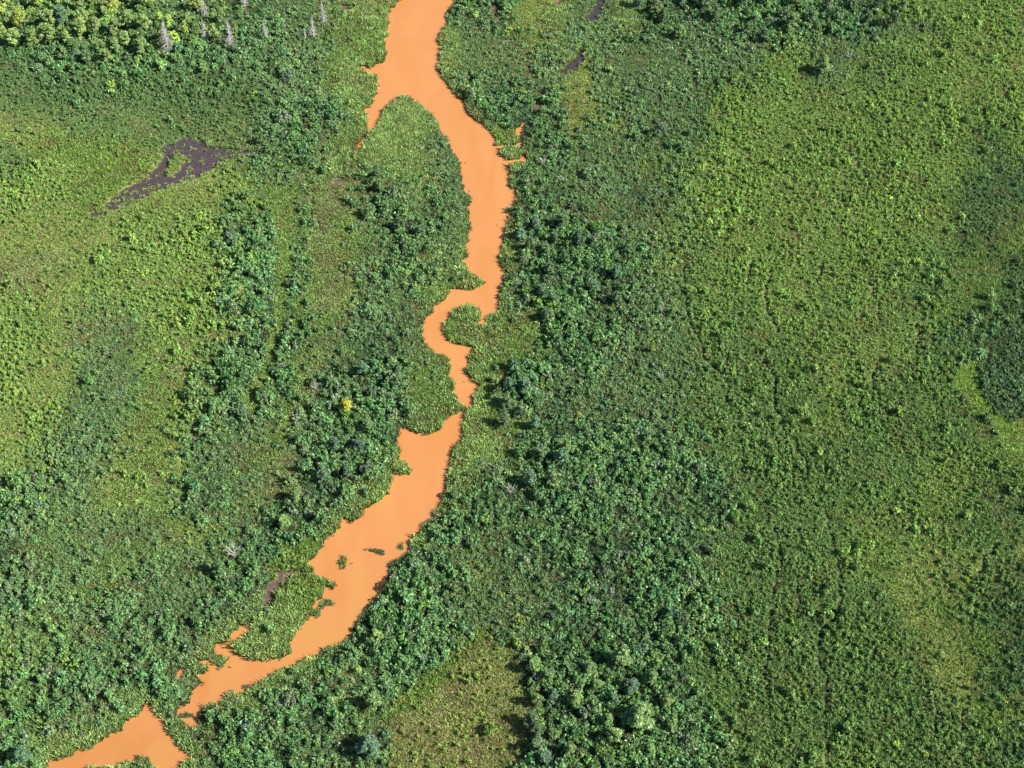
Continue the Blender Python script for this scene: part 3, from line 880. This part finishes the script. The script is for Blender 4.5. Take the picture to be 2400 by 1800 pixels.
def tree(px, py, hgt, wide, col, label, group=None, name='broadleaf_tree'):
    x, y = at(px, py)
    e_ = empty(name, (float(x), float(y), .05)); tag(e_, label, 'tree', group)
    i = random.randrange(6); s_ = hgt / 5.6
    e_.scale = (s_ * wide, s_ * wide, s_); e_.rotation_euler = (random.uniform(-.05,.05), random.uniform(-.05,.05), random.uniform(0, 6.28))
    o_ = obj('crown', TREE[i][0], e_); o_.color = (*col, 1); obj('trunk', TREE[i][1], e_)
    return e_
LT = (0.200,0.300,0.082); DK = (0.095,0.160,0.062); MD = (0.145,0.235,0.072); BRI = (0.265,0.370,0.075); TEAL = (0.085,0.165,0.085)
def jit_c(c):
    f_ = random.uniform(.82, 1.18)
    return tuple(max(.01, v_ * f_ * random.uniform(.94, 1.06)) for v_ in c)
# (base pixel, height m, width factor, colour, what sets it apart)
def cluster(pts, label, group, cols, hr, wr=(1.0, 1.35)):
    for (a, b_) in pts:
        tree(a + random.uniform(-6, 6), b_ + random.uniform(-4, 4), random.uniform(*hr), random.uniform(*wr), jit_c(random.choice(cols)), label, group)
tree(52, 72, 5.8, 1.25, (.22,.29,.05), 'bright yellow green tree in the wood at the top left corner')
tree(150, 66, 5.6, 1.3, TEAL, 'bluish green tree right of the bright yellow green one')
cluster([(12,30),(95,25),(135,12),(185,30),(225,15),(270,35),(310,14),(350,22),(25,5),(60,-5),(420,5),(455,30)], 'pale green tree along the top edge of the upper left wood', 'trees along the top edge at the upper left', [LT, MD, BRI], (4.2, 5.8))
cluster([(10,95),(35,112),(80,118),(112,108),(158,112),(190,88),(232,84),(268,90),(305,75),(345,80),(120,70),(205,60),(250,58)], 'leafy green tree in the middle of the upper left wood', 'trees in the middle of the upper left wood', [LT, LT, MD], (4.0, 5.6))
cluster([(150,140),(178,136),(210,148),(240,128),(275,124),(300,118),(335,128),(365,112),(330,102),(250,152),(385,118)], 'green tree at the lower edge of the upper left wood', 'trees at the lower edge of the upper left wood', [MD, DK, LT], (3.2, 4.6))
cluster([(412,110),(432,90),(452,112),(505,98),(520,60),(505,30),(440,62),(462,80),(555,85),(400,70),(375,60)], 'green tree among the grey dead spruces', 'green trees among the dead spruces', [LT, MD, BRI], (2.6, 4.2), (.8, 1.15))
cluster([(1640,30),(1680,55),(1735,25),(1768,60),(1800,22),(1835,50),(1865,22),(1900,58),(1930,30),(1960,62),(1995,28),(2030,58),(2060,30),(2088,66),(2115,34),(1850,78)], 'dark green tree along the top edge on the upper right', 'trees along the top edge on the upper right', [MD, DK, DK], (3.4, 5.0))
cluster([(1745,92),(1795,100),(1560,60),(1590,95),(1530,40),(1500,20),(1560,18),(1600,15)], 'dark tree in the scrub below the upper right wood', 'trees below the upper right wood', [TEAL, DK, MD], (3.4, 4.8))
tree(1925, 175, 4.6, 1.35, MD, 'lone green tree casting a long shadow below the upper right wood')
tree(1545, 322, 3.6, 1.2, TEAL, 'small blue green tree standing out at the meadow edge right of the river')
tree(1527, 830, 3.4, .6, (.22,.29,.055), 'slim yellow green sapling on the right meadow edge')
tree(814, 968, 3.2, 1.4, (.36,.36,.035), 'small tree with bright yellow leaves in the thicket left of the narrows')
tree(1500, 1700, 5.4, 1.4, (.155,.260,.085), 'tallest pale green tree in the lower right wood')
tree(1455, 1560, 4.6, 1.3, MD, 'rounded green tree above the tallest pale one in the lower right wood')
tree(60, 1790, 4.2, 1.4, TEAL, 'dark green tree cut by the photo edge left of the orange pool')
tree(1065, 1168, 2.4, 1.2, DK, 'dark bush tree leaning over the river with its shadow on the water')
tree(878, 1660, 4.0, 1.3, MD, 'green tree left of the brown clearing at the bottom', None)
tree(865, 1770, 4.6, 1.4, TEAL, 'blue green tree at the bottom edge left of the brown clearing')
tree(885, 1508, 3.2, 1.2, LT, 'bright leafy tree just below the river bend on the right bank')
tree(520, 1350, 3.8, 1.2, (.075,.15,.045), 'fresh green tree left of the bare grey tree on the lower left bank')
cluster([(1242,1700),(1262,1660),(1290,1640),(1285,1600),(1262,1730),(1258,1760),(1275,1790),(1300,1740),(1258,1575)], 'green tree casting its shadow onto the brown clearing', 'trees along the right side of the brown clearing', [MD, DK, TEAL], (2.8, 3.9))
cluster([(1440,1650),(1475,1625),(1420,1700),(1560,1660),(1580,1710),(1440,1740),(1530,1600),(1385,1580),(1350,1650),(1620,1750),(1340,1770),(1520,1770),(1400,1620)], 'green tree in the lower right wood around the tallest one', 'trees of the lower right wood', [MD, MD, LT, TEAL], (2.6, 3.9))
cluster([(1215,560),(1240,590),(1275,600),(1300,575),(1250,540),(1330,620),(1290,650),(1220,620),(1355,575),(1320,540)], 'dark green tree on the right bank opposite the tongue of land', 'trees on the right bank opposite the tongue of land', [DK, TEAL, MD], (3.0, 4.2))
cluster([(1200,870),(1195,920),(1185,960),(1178,1000),(1215,980),(1230,930),(1255,1010),(1265,1080),(1320,1090),(1240,1140),(1300,1150),(1335,1070)], 'dark green tree right of the narrows throwing shadow to its left', 'trees right of the narrows', [DK, MD, TEAL], (3.2, 4.6))
cluster([(1390,690),(1440,660),(1300,720),(1280,760),(1265,700),(1440,720)], 'dark tree in the thicket right of the small round island', 'dark trees right of the small round island', [DK, TEAL], (2.8, 3.8))
cluster([(820,1120),(850,1060),(868,1010),(870,930),(848,880),(760,1130),(700,1180),(790,1060),(660,1240)], 'dark green tree in the thicket on the left bank', 'trees in the left bank thicket', [DK, MD, TEAL], (2.8, 4.0))
cluster([(880,420),(885,455),(905,500),(935,540),(985,560),(1000,600),(950,600)], 'dark green tree on the left side of the tongue of land', 'trees on the tongue of land', [DK, TEAL, MD], (2.6, 3.6))

# ------------------------------------------------------------------ dead spruces and bare trees
def dead_spruce(px, py, hgt, full, label):
    hgt *= 1.12
    x, y = at(px, py); rng = np.random.default_rng(int(px * 7 + py))
    e_ = empty('dead_spruce', (float(x), float(y), .05)); tag(e_, label, 'dead tree', 'dead spruces at the top left')
    V, F_ = tri_tube((0, 0, -.2), (0, 0, hgt), .11, .02, 6)
    obj('trunk', mesh_np('trunk', V, F_, M_DEAD), e_)
    ps = []
    nb = int(26 * hgt * .62 * (0.5 + full * .5))
    for i in range(nb):
        t = .10 + .88 * (i + rng.random()) / nb
        z0 = hgt * t; L_ = hgt * .21 * (1.05 - t) * rng.uniform(.6, 1.15) * (0.45 + .55 * full) + .12
        an = rng.uniform(0, 6.28); dr = rng.uniform(-.15, .35)
        d_ = np.array([math.cos(an), math.sin(an), -dr]); p0 = np.array([0, 0, z0]); p1 = p0 + d_ * L_
        ps.append(tri_tube(p0, p1, .042, .014, 3))
        for s_ in range(4):
            u_ = .3 + .2 * s_; c_ = p0 + (p1 - p0) * u_; a2 = an + rng.choice([-1, 1]) * rng.uniform(.6, 1.1)
            ps.append(tri_tube(c_, c_ + np.array([math.cos(a2), math.sin(a2), rng.uniform(-.4, .1)]) * L_ * .40, .024, .009, 3))
    obj('branches', mesh_np('branches', *merge(ps), M_DEAD), e_)
dead_spruce(396, 123, 7.2, 1.0, 'tallest and widest grey dead spruce at the edge of the upper left wood')
dead_spruce(483, 100, 5.0, .8, 'grey dead spruce between the widest dead one and the broad one to its right')
dead_spruce(542, 112, 6.0, .95, 'broad grey dead spruce at the right end of the upper left wood')
dead_spruce(481, 42, 4.6, .8, 'grey dead spruce standing behind the others near the top edge')
dead_spruce(575, 20, 4.6, 1.0, 'bushy grey dead spruce cut by the top edge')
dead_spruce(624, 98, 5.0, .35, 'thin bare dead spruce alone on the open scrub')
dead_spruce(736, 92, 5.2, .45, 'thin pale dead spruce beside the greenish one near the meadow')
dead_spruce(759, 56, 5.2, .7, 'dead spruce with a greenish lower trunk, farthest to the right')
dead_spruce(358, 10, 3.4, .4, 'short thin dead trunk at the top edge above the widest dead spruce')
dead_spruce(716, 98, 3.2, .15, 'short bare pale snag left of the thin dead spruce near the meadow')

def bare_tree(px, py, hgt, r, nb, label, mat=M_DEAD, name='bare_tree', cat='bare tree'):
    x, y = at(px, py); rng = np.random.default_rng(int(px * 3 + py))
    e_ = empty(name, (float(x), float(y), .05)); tag(e_, label, cat)
    ps = []
    obj('trunk', mesh_np('trunk', *tri_tube((0, 0, -.2), (0, 0, hgt * .35), .07, .05, 5), mat), e_)
    for i in range(nb):
        an = 6.28 * i / nb + rng.random(); q = r * rng.uniform(.3, 1); z1 = hgt * rng.uniform(.6, 1.0)
        p0 = np.array([0, 0, hgt * rng.uniform(.05, .33)]); p1 = np.array([q * math.cos(an), q * math.sin(an), z1])
        ps.append(tri_tube(p0, p1, .04, .012, 3))
        for s_ in range(6):
            u_ = rng.uniform(.35, .95); c_ = p0 + (p1 - p0) * u_; a2 = an + rng.uniform(-1.2, 1.2)
            ps.append(tri_tube(c_, c_ + np.array([math.cos(a2) * .8, math.sin(a2) * .8, rng.uniform(.3, 1)]) * r * .35, .018, .007, 3))
    obj('branches', mesh_np('branches', *merge(ps), mat), e_)
bare_tree(553, 1310, 4.2, 1.6, 12, 'bare grey tree with spreading branches in the lower left thicket')
bare_tree(1549, 745, 3.8, .5, 8, 'slim pale leafless tree on the meadow edge level with the round island')
bare_tree(1549, 896, 2.8, .7, 8, 'leaning pale leafless tree below the slim one on the right meadow edge')
bare_tree(1274, 392, 2.6, 1.1, 12, 'bare grey bush behind the small reed islets')
bare_tree(741, 915, 2.2, 1.0, 12, 'bare pale bush at the upper end of the left thicket')
bare_tree(542, 928, 1.8, .8, 12, 'bare pale bush in the thin scrub belt of the left meadow')
bare_tree(698, 990, 2.2, 1.0, 12, 'bare whitish bush beside a dark shadow left of the thicket')
bare_tree(762, 1000, 2.0, 1.1, 12, 'bare whitish bush on the left thicket edge near the yellow tree')
bare_tree(1198, 1160, 2.6, 1.0, 12, 'bare grey bush in the thicket right of the wide lower river')
bare_tree(1382, 1422, 3.2, .4, 6, 'thin bare grey snag in the lower right thicket, left of the leaning one')
bare_tree(1433, 1402, 3.0, .4, 6, 'thin bare grey snag in the lower right thicket, right of its twin')
bare_tree(752, 232, 2.8, .9, 10, 'pale leafless small tree below the dead spruces by the river meadow')
bare_tree(1258, 1600, 2.6, .8, 12, 'grey leafless bush on the right rim of the brown clearing')
bare_tree(1282, 1790, 3.4, .8, 10, 'grey leafless tree at the bottom edge right of the brown clearing')
bare_tree(1990, 140, 2.4, 1.1, 14, 'grey leafless bush right of the lone shadowed tree on the upper right')

# ------------------------------------------------------------------ reed islets in the river and drifting wood
def islet(px, py, a, b_, rot, col, hgt, label, group=None):
    a *= 1.2; b_ *= 1.2; col = tuple(q_ * 1.3 for q_ in col)
    cx, cy = at(px, py); rng = np.random.default_rng(int(px + py))
    e_ = empty('reed_islet', (float(cx), float(cy), 0)); e_.rotation_euler = (0, 0, rot); tag(e_, label, 'islet', group)
    k_ = 26; V = [(0, 0, .12)]; 
    for ring, zq in ((.6, .10), (1.0, -.12)):
        for i in range(k_):
            an = 6.283 * i / k_; w_ = 1 + .22 * math.sin(3 * an + px) + .12 * math.sin(7 * an)
            V.append((a * ring * w_ * math.cos(an), b_ * ring * w_ * math.sin(an), zq))
    F_ = [(0, 1 + i, 1 + (i + 1) % k_) for i in range(k_)] + [(1 + i, 1 + k_ + i, 1 + k_ + (i + 1) % k_, 1 + (i + 1) % k_) for i in range(k_)]
    obj('soil', mesh_np('soil', V, F_, M_SOIL, True), e_)
    n_ = max(6, int(a * b_ * 3.14 * 7)); ps = []
    for i in range(n_):
        an = rng.uniform(0, 6.28); q = math.sqrt(rng.random()) * .95; w_ = 1 + .22 * math.sin(3 * an + px)
        V, F2 = make_tuft(900 + i % 9, 16, .5, 1.0, .5, .085, .75)
        s_ = rng.uniform(.6, 1.1) * hgt; z_ = rng.uniform(0, 6.28)
        M_ = np.array([[math.cos(z_), -math.sin(z_), 0], [math.sin(z_), math.cos(z_), 0], [0, 0, 1]])
        ps.append(((V * s_) @ M_.T + np.array([a * q * w_ * math.cos(an), b_ * q * w_ * math.sin(an), .05]), F2))
    o_ = obj('reeds', mesh_np('reeds', *merge(ps), M_LEAF_O), e_); o_.color = (*col, 1)
GR = (.170,.255,.080)
islet(884, 1292, 1.25, .45, -.15, (.085,.13,.045), .55, 'long low green islet in mid river above the wide bend')
islet(803, 1319, .62, 1.15, .1, (.15,.21,.05), .75, 'upright oval green islet in the left half of the wide lower river')
islet(940, 1281, .48, .55, 0, (.11,.17,.05), .6, 'small leafy islet close to the right bank of the lower river')
islet(770, 1412, .85, .5, -.3, GR, .7, 'right end of the short islet chain beside the reedy peninsula')
islet(755, 1422, .75, .42, .6, GR, .6, 'middle of the short islet chain beside the reedy peninsula')
islet(741, 1438, .75, .62, .4, GR, .7, 'left end of the short islet chain beside the reedy peninsula')
islet(515, 1552, .95, .95, 0, GR, .9, 'round reedy islet where the side channel joins the river tail')
islet(437, 1678, 1.0, .38, .1, (.10,.155,.05), .6, 'ragged thin islet in the last pocket of the river tail')
islet(577, 1610, .62, .42, 0, (.13,.20,.05), .45, 'tiny oval green islet touching the right bank near the river tail')
islet(782, 1371, .6, .38, 0, (.11,.17,.05), .5, 'tiny green islet off the tip of the reedy peninsula')
islet(1176, 365, .5, .3, .3, (.14,.18,.07), .5, 'sprig of reeds left of the upper reed islet')
islet(1192, 498, .8, .28, .1, (.10,.14,.05), .5, 'thin spur of reeds off the right bank below the reed islets')

def driftwood(px, py, L_, rot, label, r=.07):
    x, y = at(px, py); rng = np.random.default_rng(int(px * py))
    ps = [tri_tube((-L_ / 2, 0, .03), (L_ / 2, rng.uniform(-.1, .1), .05), r, r * .5, 6)]
    for i in range(3):
        u_ = rng.uniform(-.3, .4) * L_; ps.append(tri_tube((u_, 0, .04), (u_ + .25 * L_ * rng.uniform(.4, 1), rng.choice([-1, 1]) * L_ * .2, .12), r * .5, r * .2, 4))
    o_ = obj('driftwood', mesh_np('driftwood', *merge(ps), M_SOIL)); o_.location = (float(x), float(y), 0); o_.rotation_euler = (0, 0, rot)
    tag(o_, label, 'driftwood')
driftwood(528, 1518, .9, .1, 'dark driftwood in the mouth of the side channel', .13)
driftwood(543, 1513, .35, .6, 'dark chip of wood by the left tip of the reedy peninsula')
driftwood(823, 1321, .55, .5, 'small dark twig right of the upright oval islet')
driftwood(769, 1263, .35, .2, 'dark snag off the left bank above the wide bend', .1)
driftwood(781, 1256, .3, 1., 'dark snag nearer the bank corner above the wide bend', .09)
driftwood(1087, 895, .3, .3, 'tiny dark stick in mid channel above the narrows')
driftwood(1100, 448, .35, .4, 'tiny dark stick beside the tongue of land')
driftwood(1091, 382, .4, .3, 'tiny dark stick in mid river near the reed islets')
driftwood(1165, 528, .3, .2, 'tiny dark stick in mid river opposite the tongue of land')
driftwood(926, 14, .5, 1.3, 'dark snag in the water at the top left bank', .1)
driftwood(1048, 1100, 1.0, -.2, 'thin branch reaching from the right bank over the lower river', .05)
driftwood(703, 1476, .8, .5, 'dark sunken branch at the edge of the reedy peninsula', .06)
driftwood(538, 1564, .5, -.3, 'short stick right of the round reedy islet')
driftwood(1098, 957, 1.6, -.2, 'dark log lying across the narrows', .1)
driftwood(1103, 961, 1.3, .35, 'second smaller log of the dam at the narrows', .08)
print('objects', len(bpy.data.objects))
